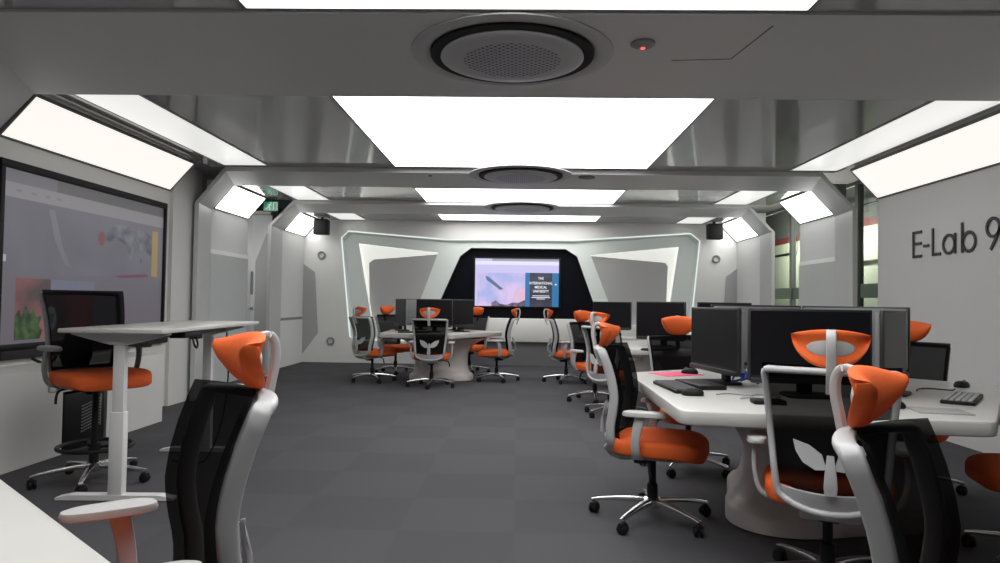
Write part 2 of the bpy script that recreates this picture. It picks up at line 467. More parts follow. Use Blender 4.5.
# left recess behind the portals: dark above, a return wall with the door seen through the gap
bm = bmesh.new()
wbox(bm, -5.3, -5.2, 7.0, 13.4, 0, 3.3); wbox(bm, -5.3, -3.3, 7.2, 13.4, 3.2, 3.3)
wbox(bm, -5.2, -4.25, 11.12, 11.2, 2.30, 3.2)
struct('wall_left.005', bm, 'dark_void', smooth=False)
bm = bmesh.new(); wbox(bm, -5.2, -3.96, 8.26, 8.34, 0, 2.33); struct('wall_left.006', bm, 'wall', smooth=False)
bm = bmesh.new(); wbox(bm, -5.2, -4.0, 11.02, 11.10, 0, 2.62); struct('wall_left.007', bm, 'wall', smooth=False)
# the leaf seen in the gap
d = thing('door_1', 'white door with long handle in the gap left of the third portal', 'door', (-4.26, 11.0, 0)); d['kind'] = 'structure'
bm = bmesh.new(); wbox(bm, -.02, .30, -.02, .02, 0.02, 2.55, .004); obj('leaf', bm, 'panel', d)
bm = bmesh.new()
extrude_poly(bm, [(0.05, .06), (0.05, 1.80), (0.22, 2.25), (0.29, 2.25), (0.29, .06)], lambda a, b: (a, -.03, b), lambda a, b: (a, -.021, b))
obj('grey_infill', bm, 'grey_panel', d)
bm = bmesh.new(); sweep(bm, [(-.005, -.025, 1.28), (-.005, -.06, 1.29), (-.005, -.06, 1.62), (-.005, -.025, 1.63)], csec(.012), (1, 0, 0)); obj('handle', bm, 'steel', d)
bm = bmesh.new(); box(bm, -.0, -.03, 1.05, .05, .02, .05, .006); obj('lock', bm, 'steel', d)

# ---- right side
XR = 3.92
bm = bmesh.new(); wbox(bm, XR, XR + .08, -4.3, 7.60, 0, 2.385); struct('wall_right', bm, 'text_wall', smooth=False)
bm = bmesh.new(); wbox(bm, 4.15, 4.23, 9.02, 10.24, 1.86, 2.41); struct('wall_right.001', bm, 'panel', smooth=False)
bm = bmesh.new()
loft(bm, [[(4.15, 9.02, 1.86), (4.15, 10.24, 1.86), (4.23, 10.24, 1.86), (4.23, 9.02, 1.86)], [(4.135, 9.02, 1.80), (4.135, 10.24, 1.80), (4.23, 10.24, 1.80), (4.23, 9.02, 1.80)]])
struct('trim_10', bm, 'pocket', smooth=False)
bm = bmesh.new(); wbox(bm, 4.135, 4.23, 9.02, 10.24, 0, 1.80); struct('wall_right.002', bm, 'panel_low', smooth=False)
bm = bmesh.new(); wbox(bm, 4.16, 4.24, 11.95, YEND, 0, 2.41); struct('wall_right.003', bm, 'panel', smooth=False)
# closing boards above the sloped lights
for nm, xs, y0, y1 in (('trim_11', (-3.6, -3.88), 5.0, 7.55), ('trim_12', (3.62, 3.92), 5.0, 7.6), ('trim_13', (-3.84, -4.12), 9.19, 10.38), ('trim_14', (3.83, 4.15), 9.02, 10.22), ('trim_15', (-3.84, -4.12), 12.0, YEND), ('trim_16', (3.84, 4.16), 11.95, YEND)):
    s = -1 if xs[0] < 0 else 1
    zt, zb = ZG - .03, 2.40
    bm = bmesh.new()
    loft(bm, [[(xs[0] + s * .05, y, zt), (xs[1] + s * .05, y, zb), (xs[1] + s * .10, y, zb), (xs[1] + s * .10, y, 2.80), (xs[0] + s * .05, y, 2.80)] for y in (y0, y1)])
    struct(nm, bm, 'wall', smooth=False)

# corridor beyond the right side, seen through the gaps
bm = bmesh.new(); wbox(bm, 6.5, 6.6, 6.0, 18.4, 0, 2.72); struct('wall_corridor', bm, 'corridor', smooth=False)
bm = bmesh.new(); wbox(bm, 6.48, 6.6, 6.0, 18.4, 2.72, 2.86); struct('trim_17', bm, 'red', smooth=False)
bm = bmesh.new(); wbox(bm, 6.5, 6.6, 6.0, 18.4, 2.86, 3.6); wbox(bm, 4.0, 6.6, 6.0, 18.4, 3.6, 3.7); wbox(bm, 4.0, 6.6, 18.3, 18.4, 0, 3.6); wbox(bm, 4.0, 6.6, 6.0, 6.1, 0, 3.6)
struct('ceiling.001', bm, 'corridor_dark', smooth=False)
for x, y in ((5.8, 13.3), (5.5, 10.1), (5.55, 16.3)):  # added fill lights, kept out of sight, to brighten the corridor
    li = bpy.data.lights.new('corridor_fill', 'POINT'); li.energy = 110; li.color = (1, 1, .9); li.shadow_soft_size = .12
    lo = bpy.data.objects.new('corridor_fill', li); C.objects.link(lo); lo.location = (x, y, 2.5)
# glazed partition
for i, (y0, y1) in enumerate(((7.2, 9.6), (9.6, 11.9), (11.9, 14.4))):
    w = thing('window_%d' % (i + 1), 'full-height corridor glass pane with frosted band, %s' % ['right of the second portal', 'behind the right panel past the second portal', 'right of the third portal'][i], 'window', (4.7, y0, 0)); w['kind'] = 'structure'
    L = y1 - y0
    bm = bmesh.new(); wbox(bm, -.006, .006, .04, L - .04, .06, 2.9); obj('pane', bm, 'glass', w, smooth=False)
    bm = bmesh.new(); wbox(bm, -.012, -.008, .04, L - .04, 1.33, 1.52); obj('frosted_band', bm, 'frost', w, smooth=False)
    bm = bmesh.new()
    wbox(bm, -.04, .04, -.04, .04, 0, 2.95); wbox(bm, -.03, .03, .04, L - .04, 0, .06); wbox(bm, -.03, .03, .04, L - .04, 2.9, 2.95)
    obj('mullion', bm, 'mid_grey', w, smooth=False)
# conduits on the corridor wall
for i, (lab, pts) in enumerate((('bent black conduit on the corridor wall right of the second portal', [(6.44, 12.2, 2.32), (6.44, 12.2, 2.05), (6.44, 13.6, 2.05), (6.44, 13.6, 2.42)]),
        ('bent black conduit on the corridor wall right of the third portal', [(6.44, 16.2, 2.75), (6.44, 16.2, 2.45), (6.44, 18.0, 2.45)]),
        ('long black pipe under the corridor ceiling right of the second portal', [(6.3, 11.4, 3.05), (6.3, 15.5, 3.1)]))):
    bm = bmesh.new(); sweep(bm, pts, csec(.025), (1, 0, 0)); tag(obj('conduit', bm, 'black', smooth=True), lab, 'pipe')

# ---- back of the room (behind the camera)
bm = bmesh.new(); wbox(bm, -4.2, 4.3, -4.4, -4.3, 0, 2.8); struct('wall_back', bm, 'wall', smooth=False)
bm = bmesh.new()
for s, x0, x1 in ((-1, -3.6, -3.88), (1, 3.62, 3.92)):
    loft(bm, [[(x0, y, ZG), (x1, y, 2.385), (x1 + s * .08, y, 2.385), (x1 + s * .08, y, 2.8), (x0, y, 2.8)] for y in (-4.3, 3.52)])
struct('trim_18', bm, 'wall', smooth=False)

# ---- end wall
def EF(y): return lambda a, b: (a, y, b)
Hout = [(-3.06, .44), (-3.20, .50), (-3.40, 2.40), (-3.27, 2.53), (-1.36, 2.385), (1.09, 2.40), (3.29, 2.56), (3.46, 2.42), (3.27, .50), (3.13, .44)]
bm = bmesh.new()
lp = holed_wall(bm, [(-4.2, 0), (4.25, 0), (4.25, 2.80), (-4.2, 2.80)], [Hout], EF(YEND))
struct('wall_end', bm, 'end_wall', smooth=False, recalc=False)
def inset(pts, k):
    c = Vector((sum(p[0] for p in pts) / len(pts), sum(p[1] for p in pts) / len(pts)))
    out = []
    for p in pts:
        v = Vector(p) - c
        out.append(tuple(Vector(p) - Vector((math.copysign(min(k, abs(v.x)), v.x), math.copysign(min(k, abs(v.y)), v.y)))))
    return out
Hin = inset(Hout, .05)
bm = bmesh.new(); loft(bm, [[(a, YEND, b) for a, b in Hout], [(a, YEND + .07, b) for a, b in Hin]], True, False)
struct('trim_19', bm, 'frame_band', smooth=False)
LP = [(-2.80, .80), (-3.08, 2.30), (-1.54, 2.14), (-2.02, .80)]
TVP = [(-1.62, .80), (-1.62, .90), (-1.11, 2.08), (-.90, 2.24), (.92, 2.24), (1.14, 2.10), (1.56, .95), (1.56, .80)]
RP = [(1.92, .80), (1.40, 2.13), (3.08, 2.31), (2.86, .80)]
bm = bmesh.new(); holed_wall(bm, Hin, [LP, TVP, RP], EF(YEND + .07))
struct('wall_end.001', bm, 'frame_band', smooth=False, recalc=False)
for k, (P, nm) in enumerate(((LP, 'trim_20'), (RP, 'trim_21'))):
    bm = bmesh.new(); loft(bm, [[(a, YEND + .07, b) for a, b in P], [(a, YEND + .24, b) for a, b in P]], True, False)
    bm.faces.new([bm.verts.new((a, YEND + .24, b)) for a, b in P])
    struct(nm, bm, 'pocket_glow', smooth=False)
LG = [(-2.86, .80), (-2.90, 1.93), (-2.81, 2.0), (-1.50, 2.12), (-1.98, .80)]
RG = [(1.90, .80), (1.42, 2.12), (2.85, 2.01), (2.90, 1.94), (2.86, .80)]
for P, nm, lab in ((LG, 'acoustic_panel', 'grey faceted panel in the lit pocket left of the end screen'), (RG, 'acoustic_panel', 'grey faceted panel in the lit pocket right of the end screen')):
    bm = bmesh.new(); extrude_poly(bm, P, EF(YEND + .19), EF(YEND + .23))
    tag(obj(nm, bm, 'grey_panel', smooth=False), lab, 'wall panel', 'grey end wall panels')
bm = bmesh.new(); loft(bm, [[(a, YEND + .07, b) for a, b in TVP], [(a, YEND + .22, b) for a, b in TVP]], True, False)
bm.faces.new([bm.verts.new((a, YEND + .22, b)) for a, b in TVP])
struct('trim_22', bm, 'black_gloss', smooth=False)
# led edge lines
bm = bmesh.new()
L = [Vector((a, YEND - .004, b)) for a, b in Hout]
sweep(bm, L, rsec(.022, .012), (0, 1, 0), closed=True)
o = struct('trim_23', bm, 'led', smooth=False)
# corner panels, ring emblems
for P, lab in (([(-4.12, 1.88), (-3.90, 1.73), (-3.82, .56), (-4.12, .15)], 'tall grey angular panel in the left corner of the end wall'), ([(4.16, 1.90), (3.96, 1.75), (3.88, .56), (4.16, .15)], 'tall grey angular panel in the right corner of the end wall')):
    bm = bmesh.new(); extrude_poly(bm, P, EF(YEND - .02), EF(YEND - .001)); tag(obj('corner_panel', bm, 'grey_panel', smooth=False), lab, 'wall panel', 'grey corner panels')
for x, z, lab in ((-3.78, 2.06, 'small grey ring fitting high on the end wall, left side'), (-3.57, .41, 'small grey ring fitting low on the end wall near the floor'), (3.77, 2.08, 'small grey ring fitting high on the end wall, right side')):
    bm = bmesh.new()
    sweep(bm, [(.062 * math.cos(a), 0, .062 * math.sin(a)) for a in [2 * PI * i / 24 for i in range(24)]], rsec(.03, .03), (0, 1, 0), closed=True)
    tag(obj('ring_fitting', bm, 'ring_grey', loc=(x, YEND - .016, z)), lab, 'ring fitting', 'round wall fittings')
# ledge under the screen and kick panel
bm = bmesh.new(); box(bm, -.05, YEND - .09, .68, 3.7, .18, .44, .012)
struct('trim_24', bm, 'pocket')
bm = bmesh.new(); wbox(bm, -1.72, 1.75, YEND - .03, YEND - .001, 0, .46); struct('baseboard_end', bm, 'kick', smooth=False)

# end screen
t = thing('wall_screen', 'bright lilac presentation screen on the black end-wall recess', 'screen', (-.01, YEND + .17, 1.585), 0)
bm = bmesh.new(); box(bm, 0, 0.01, 0, 1.70, .05, .98, .008); obj('bezel', bm, 'black', t)
W, H = 1.62, .92
def scr(parent, name, m, u0, v0, u1, v1, lift, W=W, H=H):
    """flat picture area; u from left, v from top"""
    b = bmesh.new(); x0, x1 = (u0 - .5) * W, (u1 - .5) * W; z0, z1 = (.5 - v1) * H, (.5 - v0) * H
    quad(b, [(x0, -.016 - lift, z0), (x1, -.016 - lift, z0), (x1, -.016 - lift, z1), (x0, -.016 - lift, z1)])
    return obj(name, b, m, parent, smooth=False, recalc=False)
def scr_poly(parent, name, m, P, lift, W=W, H=H):
    b = bmesh.new(); b.faces.new([b.verts.new(((u - .5) * W, -.016 - lift, (.5 - v) * H)) for u, v in P])
    return obj(name, b, m, parent, smooth=False, recalc=False)
s = scr(t, 'display', emit('lilac_page', (.62, .58, .92), .95), 0, 0, 1, 1, 0)
scr(s, 'tab_strip', emit('grey_tabs', (.42, .40, .52), .8), .2, 0, 1, .05, .001)
scr(s, 'tool_bar', emit('pale_bar', (.78, .76, .95), 1.0), 0, .05, 1, .13, .001)
scr(s, 'hero_picture', emit_grad('lilac_clouds', (.42, .48, .85), (.75, .58, .88), .95, 3.0), .03, .30, .60, 1, .001)
scr_poly(s, 'pen_shape', emit('blue_grey', (.18, .26, .52), .6), [(.12, .37), (.16, .38), (.34, .64), (.30, .66), (.14, .45)], .002)
scr_poly(s, 'skyline', emit_grad('dusk_city', (.10, .10, .2), (.5, .3, .35), .6, 9), [(.20, 1), (.20, .93), (.25, .88), (.30, .95), (.38, .97), (.45, .92), (.52, .93), (.60, .86), (.60, 1)], .002)
scr_poly(s, 'sunrise_glow', emit('pink_glow', (.85, .55, .72), .9), [(.46, .90), (.50, .70), (.55, .62), (.60, .66), (.60, .86), (.52, .92)], .0015)
scr(s, 'blue_panel', emit('blue_card', (.02, .18, .42), .9), .60, .29, 1, 1, .002)
scr(s, 'title_card', emit_grad('slate_card', (.025, .03, .06), (.06, .06, .10), .9, 4), .655, .29, .92, 1, .003)
def text_mesh(name, body, size, m, parent, loc, rot=(0, 0, 0), align='CENTER', extrude=0.0, offset=0.0, sx=1.0):
    cu = bpy.data.curves.new(name, 'FONT'); cu.body = body; cu.size = size; cu.align_x = align
    cu.extrude = extrude; cu.offset = offset
    o = bpy.data.objects.new(name + '_tmp', cu); C.objects.link(o)
    bpy.context.view_layer.update()
    me = bpy.data.meshes.new_from_object(o.evaluated_get(bpy.context.evaluated_depsgraph_get()))
    bpy.data.objects.remove(o); bpy.data.curves.remove(cu)
    me.name = name; me.materials.clear(); me.materials.append(M[m] if isinstance(m, str) else m)
    o = bpy.data.objects.new(name, me); C.objects.link(o); o.parent = parent
    o.location = loc; o.rotation_euler = rot; o.scale = (sx, 1, 1)
    return o
WT = emit('white_type', (.9, .9, .95), 1.0)
for k, (wd, v) in enumerate((('THE', .43), ('INTERNATIONAL', .53), ('MEDICAL', .615), ('UNIVERSITY', .70))):
    text_mesh('title_text', wd, .068, WT, s, ((.787 - .5) * W, -.021, (.5 - v) * H), (PI / 2, 0, 0), offset=.0012, sx=.84)
for v, w in ((.765, .20), (.80, .22), (.83, .10)):
    scr(s, 'subtitle_line', WT, .787 - w / 2, v, .787 + w / 2, v + .014, .004)
scr(s, 'arrow_mark', WT, .955, .52, .975, .545, .004)

# left large screen
t = thing('large_wall_screen', 'large black-framed display showing a web page on the left wall', 'screen', (-3.90, (TY0 + TY1) / 2, (TZ0 + TZ1) / 2), PI / 2)
TW, TH = TY1 - TY0 - .02, 1.44
# local x runs towards +Y (photo right); local -y is the room side
bm = bmesh.new()
bw = .045; oz = .02
for (cx, cz, sx, sz) in ((0, oz + TH / 2 - bw / 2 + .008, TW, bw + .016), (0, oz - TH / 2 + bw / 2, TW, bw), (-TW / 2 + bw / 2, oz, bw, TH - 2 * bw), (TW / 2 - bw / 2, oz, bw, TH - 2 * bw)):  # top bar made thicker to take in the recess shadow above it
    box(bm, cx, 0, cz, sx, .07, sz, .006)
obj('bezel', bm, 'black', t)
bm = bmesh.new(); box(bm, 0, -.03, oz - TH / 2 - .035, TW, .10, .07, .012); obj('sound_bar', bm, 'black_matt', t)
LW, LH = TW - 2 * bw, TH - 2 * bw
def ls(parent, name, m, u0, v0, u1, v1, lift):
    b = bmesh.new(); x0, x1 = (u0 - .5) * LW, (u1 - .5) * LW; z0, z1 = oz + (.5 - v1) * LH, oz + (.5 - v0) * LH
    quad(b, [(x0, -.012 - lift, z0), (x1, -.012 - lift, z0), (x1, -.012 - lift, z1), (x0, -.012 - lift, z1)])
    return obj(name, b, m, parent, smooth=False, recalc=False)
def lpoly(parent, name, m, P, lift):
    b = bmesh.new(); b.faces.new([b.verts.new(((u - .5) * LW, -.012 - lift, oz + (.5 - v) * LH)) for u, v in P])
    return obj(name, b, m, parent, smooth=False, recalc=False)
s = ls(t, 'display', emit('mauve_page', (.26, .235, .275), .40), 0, 0, 1, 1, 0)
ls(s, 'tab_strip', emit('dim_tabs', (.085, .085, .09), .7), .26, 0, 1, .075, .001)
ls(s, 'tool_bar', emit('page_bar', (.30, .28, .31), .55), 0, .075, 1, .16, .001)
for u in (.06, .13, .20, .26):
    ls(s, 'menu_word', emit('menu_grey', (.16, .15, .17), .8), u, .11, u + .025, .125, .002)
ls(s, 'hero_picture', emit_grad('grey_lab_picture', (.17, .165, .20), (.22, .21, .25), .55, 1.3), 0, .165, 1, .585, .001)
lpoly(s, 'pen_shape', emit('pale_grey_pen', (.15, .15, .175), .8), [(.22, .19), (.25, .19), (.30, .42), (.35, .54), (.31, .52), (.25, .36)], .002)
lpoly(s, 'robot_arm', emit_grad('robot_grey', (.06, .065, .08), (.17, .18, .2), .8, 6), [(.55, .30), (.58, .22), (.66, .20), (.85, .22), (.92, .26), (.90, .40), (.84, .36), (.82, .47), (.78, .36), (.74, .45), (.70, .34), (.62, .30), (.57, .36)], .002)
lpoly(s, 'red_dot', emit('dull_red', (.22, .06, .07), .6), [(.53 + .022 * math.cos(a), .32 + .05 * math.sin(a)) for a in [2 * PI * i / 16 for i in range(16)]], .003)
ls(s, 'yellow_strip', emit('dull_yellow', (.30, .21, .07), .8), .905, .20, .955, .56, .003)
lpoly(s, 'red_line', emit('dull_red_line', (.2, .05, .08), .6), [(.62, .572), (.86, .545), (.88, .565), (.66, .585)], .003)
pic = ls(s, 'lobby_picture', emit_grad('lobby_pink', (.07, .05, .055), (.24, .085, .09), .8, 2.6), .07, .62, .49, .98, .002)
ls(s, 'lobby_ceiling', emit('lobby_blue_grey', (.14, .15, .20), .8), .24, .62, .49, .70, .003)
lpoly(s, 'lobby_plant', emit_grad('plant_green', (.012, .03, .012), (.05, .10, .035), .9, 14), [(.07, .98), (.07, .84), (.09, .80), (.10, .85), (.12, .78), (.14, .83), (.16, .79), (.17, .85), (.20, .84), (.185, .90), (.205, .93), (.19, .98)], .004)
lpoly(s, 'white_disc', emit('pale_disc', (.30, .31, .33), .9), [(.245 + .03 * math.cos(a), .86 + .075 * math.sin(a)) for a in [2 * PI * i / 28 for i in range(28)]], .005)
lpoly(s, 'disc_mark', emit('teal_mark', (.08, .19, .2), .9), [(.228, .85), (.255, .825), (.266, .85), (.25, .855), (.265, .885), (.237, .895), (.245, .868)], .006)
ls(s, 'side_button', emit('white_button', (.4, .4, .42), .8), .002, .49, .022, .53, .004)

# cable loop beneath the screen, wall socket, wall control
bm = bmesh.new(); sweep(bm, spline([(-3.86, 5.42, .70), (-3.80, 5.48, .655), (-3.78, 5.56, .675), (-3.80, 5.62, .70)]), csec(.012), (1, 0, 0)); tag(obj('cable_loop', bm, 'black'), 'short black cable loop hanging under the large left screen', 'cable')
t = thing('wall_control', 'small black touch control with green display on the white wall', 'wall control', (-3.88, 7.92, 1.60), PI / 2)
bm = bmesh.new(); box(bm, 0, -.012, 0, .12, .024, .13, .006); obj('housing', bm, 'black', t)
bm = bmesh.new(); box(bm, .02, -.026, .005, .05, .004, .06); obj('display', bm, emit('green_lcd', (.02, .10, .06), .8), t)
bm = bmesh.new(); box(bm, 0, -.012, 0, .17, .02, .10, .004); tag(obj('switch_plate', bm, 'panel', loc=(-3.88, 7.92, 1.36), rotz=PI / 2), 'white switch plate below the black wall control', 'switch')
t = thing('wall_socket', 'white socket plate on the plinth behind the tall stool chair', 'socket', (-3.43, 5.10, .56), PI / 2)
bm = bmesh.new(); box(bm, 0, -.006, 0, .19, .012, .14, .004); obj('plate', bm, 'panel', t)
bm = bmesh.new(); box(bm, 0.02, -.02, -.04, .08, .03, .025, .004); obj('plug', bm, 'black', t)

# computer in the alcove
t = thing('computer_tower', 'black desktop computer with silver mesh in the plinth alcove', 'computer', (-3.58, 5.455, 0), PI / 2)
bm = bmesh.new(); box(bm, 0, 0, .225, .52, .29, .44, .01); obj('case', bm, 'black', t)
bm = bmesh.new()
for i in range(9):
    for j in range(9):
        box(bm, -.04 + i * .028 - .0, -.147, .13 + j * .025 + i * .004, .02, .006, .010)
obj('vent_mesh', bm, 'steel', t, smooth=False)
bm = bmesh.new(); box(bm, .20, -.147, .27, .012, .006, .26, .002); obj('silver_trim', bm, 'steel', t)

# lettering on the right wall
t = thing('wall_lettering', 'black E-Lab 9 lettering on the glossy white right wall', 'lettering', (XR - .004, 6.93, 1.695), -PI / 2)
SW = .027
def arc(cx, cz, r, a0, a1, n=28): return [(cx + r * math.cos(R(a0 + (a1 - a0) * i / n)), 0, cz + r * math.sin(R(a0 + (a1 - a0) * i / n))) for i in range(n + 1)]
def strokes(name, paths):
    b = bmesh.new()
    for p, cl in paths:
        sweep(b, [(q[0], -.004, q[2]) for q in p], rsec(SW, .008, .001, 2), (0, 1, 0), closed=cl)
    obj(name, b, 'text_black', t, smooth=False)
strokes('letter', [([(.014, 0, 0), (.014, 0, .262)], False), ([(.014, 0, .249), (.155, 0, .249)], False), ([(.014, 0, .137), (.150, 0, .137)], False), ([(.014, 0, .013), (.155, 0, .013)], False)])
strokes('hyphen', [([(.185, 0, .105), (.275, 0, .105)], False)])
strokes('letter', [([(.335, 0, 0), (.335, 0, .262)], False), ([(.335, 0, .013), (.455, 0, .013)], False)])
strokes('letter', [(arc(.575, .092, .083, 0, 360)[:-1], True), ([(.665, 0, 0), (.665, 0, .186)], False)])
strokes('letter', [(arc(.855, .092, .083, 0, 360)[:-1], True), ([(.765, 0, 0), (.765, 0, .268)], False)])
strokes('numeral', [(arc(1.16, .182, .076, 0, 360)[:-1], True), ([(1.236, 0, .182), (1.230, 0, .15), (1.215, 0, .12), (1.13, 0, 0)], False)])

# ---- ceiling equipment
for x, y, z, lab in ((-.05, 4.10, ZS, 'nearest round ceiling air conditioner with perforated disc'), (.02, 8.02, ZS, 'second round air conditioner, set in the middle portal beam'), (.06, 10.75, ZS, 'farthest round air conditioner, in the beam near the end wall')):
    t = thing('ceiling_air_conditioner', lab, 'air conditioner', (x, y, z), 0, 'round ceiling air conditioners')
    y2 = 0
    bm = bmesh.new(); lathe(bm, [(.60, .0), (.60, -.008), (.57, -.014), (.51, -.012), (.49, 0.0)], 56); obj('surround', bm, 'soffit', t)
    bm = bmesh.new(); lathe(bm, [(.487, -.005), (.487, -.022), (.43, -.024), (.40, -.012)], 56); obj('air_slot', bm, 'black_matt', t)
    bm = bmesh.new(); lathe(bm, [(.38, -.012), (.425, -.022), (.428, -.032), (.41, -.040), (.33, -.043), (.15, -.045), (.01, -.045)], 56); obj('grille_disc', bm, 'ac_grey', t)
t = thing('smoke_detector', 'small round detector with red lamp on the nearest beam', 'detector', (.697, 3.912, ZS))
bm = bmesh.new(); lathe(bm, [(.07, 0), (.07, -.012), (.045, -.026), (.01, -.028)], 24); obj('body', bm, 'ring_grey', t)
bm = bmesh.new(); lathe(bm, [(.012, -.026), (.012, -.034), (.003, -.036)], 12); obj('lamp', bm, emit('red_led', (1, .1, .08), 2.0), t)
bm = bmesh.new()
for a, b in (((.92, 4.19), (1.27, 4.16)), ((1.27, 4.16), (1.34, 3.66))):
    sweep(bm, [(a[0], a[1], ZS - .001), (b[0], b[1], ZS - .001)], rsec(.008, .003), (0, 0, 1))
tag(obj('access_hatch', bm, 'beige'), 'thin outline of an access hatch in the nearest beam', 'hatch')
bm = bmesh.new(); lathe(bm, [(.02, 0), (.02, -.008), (.004, -.010)], 16); tag(obj('ceiling_sensor', bm, 'black', loc=(-1.05, 8.12, ZS)), 'tiny black sensor dot on the middle beam, left of its air conditioner', 'sensor')
bm = bmesh.new(); lathe(bm, [(.10, 0), (.10, -.01), (.07, -.016), (.01, -.016)], 24); tag(obj('ceiling_speaker', bm, 'chair_dark', loc=(.80, 8.12, ZS)), 'dark round ceiling vent on the middle beam, right of its air conditioner', 'ceiling vent')

# loudspeakers near the end wall
for x, lab in ((-3.72, 'black loudspeaker hung at the left end of the end wall'), (3.67, 'black loudspeaker hung at the right end of the end wall')):
    t = thing('loudspeaker', lab, 'loudspeaker', (x, 12.95, 2.575), 0, 'black loudspeakers')
    bm = bmesh.new(); box(bm, 0, 0, 0, .26, .22, .29, .015); obj('cabinet', bm, 'black', t)
    bm = bmesh.new(); box(bm, 0, -.114, 0, .23, .01, .26, .004); obj('grille', bm, 'black_matt', t)
    bm = bmesh.new(); box(bm, 0, .04, .16, .05, .05, .07, .004); box(bm, 0, .17, .0, .05, .14, .05, .004); obj('bracket', bm, 'black', t)

# exit sign
t = thing('exit_sign', 'green exit sign with running figure beside the second left sloped light', 'sign', (-3.81, 10.50, 2.625), 0)
bm = bmesh.new(); box(bm, 0, 0, 0, .24, .03, .16, .006); obj('housing', bm, 'dark_void', t)
bm = bmesh.new(); quad(bm, [(-.11, -.0155, -.07), (.11, -.0155, -.07), (.11, -.0155, .07), (-.11, -.0155, .07)]); obj('face', bm, emit('exit_green', (.02, .20, .10), .8), t, smooth=False)
bm = bmesh.new()
def seg(a, b, w):
    a, b = Vector((a[0], a[1])), Vector((b[0], b[1])); n = (b - a).normalized(); n = Vector((-n.y, n.x)) * w
    bm.faces.new([bm.verts.new((p.x, -.0175, p.y)) for p in (a - n, b - n, b + n, a + n)])
seg((-.01, .03), (-.03, -.01), .010); seg((-.03, -.01), (-.005, -.03), .006); seg((-.005, -.03), (-.02, -.06), .006); seg((-.03, -.01), (-.06, -.035), .006); seg((-.06, -.035), (-.085, -.03), .005)
seg((-.01, .03), (.02, .005), .005); seg((-.01, .03), (-.05, .02), .005); seg((.045, -.06), (.045, .055), .005); seg((.045, .055), (.10, .055), .005); seg((.10, .055), (.10, -.06), .005)
bm.faces.new([bm.verts.new((.002 + .013 * math.cos(a), -.0175, .05 + .013 * math.sin(a))) for a in [2 * PI * i / 12 for i in range(12)]])
obj('pictogram', bm, emit('exit_pale', (.35, .8, .6), .7), t, smooth=False)
bm = bmesh.new(); box(bm, 0, .01, .20, .012, .012, .26); obj('hanger', bm, 'dark_void', t, smooth=False)

# ------------------------------------------------------------------ office chair (faces local +Y)
def prof(z):
    P = [(.36, -.215), (.40, -.236), (.46, -.252), (.54, -.252), (.62, -.236), (.70, -.228), (.78, -.240), (.86, -.262), (.94, -.292), (1.0, -.318)]
    for (z0, y0), (z1, y1) in zip(P[:-1], P[1:]):
        if z <= z1:
            k = (z - z0) / (z1 - z0); return y0 + (y1 - y0) * k
    return P[-1][1]
def hw(z):
    P = [(.40, .16), (.45, .195), (.56, .208), (.70, .222), (.94, .243), (1.0, .245)]
    for (z0, y0), (z1, y1) in zip(P[:-1], P[1:]):
        if z <= z1:
            k = (z - z0) / (z1 - z0); return y0 + (y1 - y0) * k
    return P[-1][1]
ZB0, ZB1 = .440, .945
CURV = .065
def back_pt(u, z, off=0.0):
    return Vector((u * hw(z), prof(z) + CURV * u * u - off, z))

def make_back(parent, frame_m='chair_grey', dz=0.0):
    # frame loop
    pts = []
    for i in range(15): z = ZB0 + (ZB1 - .012 - ZB0) * i / 14; pts.append(back_pt(-1, z))
    for i in range(13):
        u = -.955 + 1.91 * i / 12; pts.append(back_pt(u, ZB1 + .004 * (1 - u * u)))
    for i in range(15): z = ZB1 - .012 - (ZB1 - .012 - ZB0) * i / 14; pts.append(back_pt(1, z))
    for i in range(1, 12):
        u = 1 - 2 * i / 12; z = ZB0 - .052 * (1 - abs(u) ** 2.5)
        pts.append(Vector((u * .19, prof(max(z, .40)) + CURV * u * u, z)))
    bm = bmesh.new(); sweep(bm, [p + Vector((0, -.010, dz)) for p in pts], rsec(.026, .050, .010), (0, 1, 0), closed=True)
    obj('back_frame', bm, frame_m, parent, angle=50)
    bm = bmesh.new(); nu, nv = 13, 15; vv = []
    for j in range(nv):
        z = ZB0 + .012 + (ZB1 + .012 - ZB0) * j / (nv - 1)
        vv.append([bm.verts.new(back_pt(-1.045 + 2.09 * i / (nu - 1), z, -.023 - .012 * abs(-1.045 + 2.09 * i / (nu - 1)) ** 1.5) + Vector((0, 0, dz))) for i in range(nu)])
    for j in range(nv - 1):
        for i in range(nu - 1): bm.faces.new((vv[j][i], vv[j][i + 1], vv[j + 1][i + 1], vv[j + 1][i]))
    obj('back_mesh', bm, 'mesh', parent)
    # lower cup of the frame behind the seat
    bm = bmesh.new(); rings = []
    for i in range(17):
        u = -1 + 2 * i / 16; zl = ZB0 - .075 * (1 - abs(u) ** 2.5) - .004; zh = ZB0 + .022 + .012 * abs(u) ** 2
        f = lambda z, o: Vector((u * hw(max(z, .44)) * .985, prof(z) + CURV * u * u + o, z + dz))
        rings.append([f(zl, -.014), f(zl + .03, -.020), f(zh, -.016), f(zh, .008), f(zl + .03, .006), f(zl, .008)])
    loft(bm, rings); obj('back_cup', bm, frame_m, parent, angle=50)
    # bracket from the frame bottom forward under the seat
    bm = bmesh.new()
    sweep(bm, [(0, -.232, .40 + dz), (0, -.218, .372 + dz), (0, -.16, .352 + dz), (0, -.05, .365 + dz)], rsec(.22, .034, .012), (0, .3, 1))
    obj('back_bracket', bm, frame_m, parent)

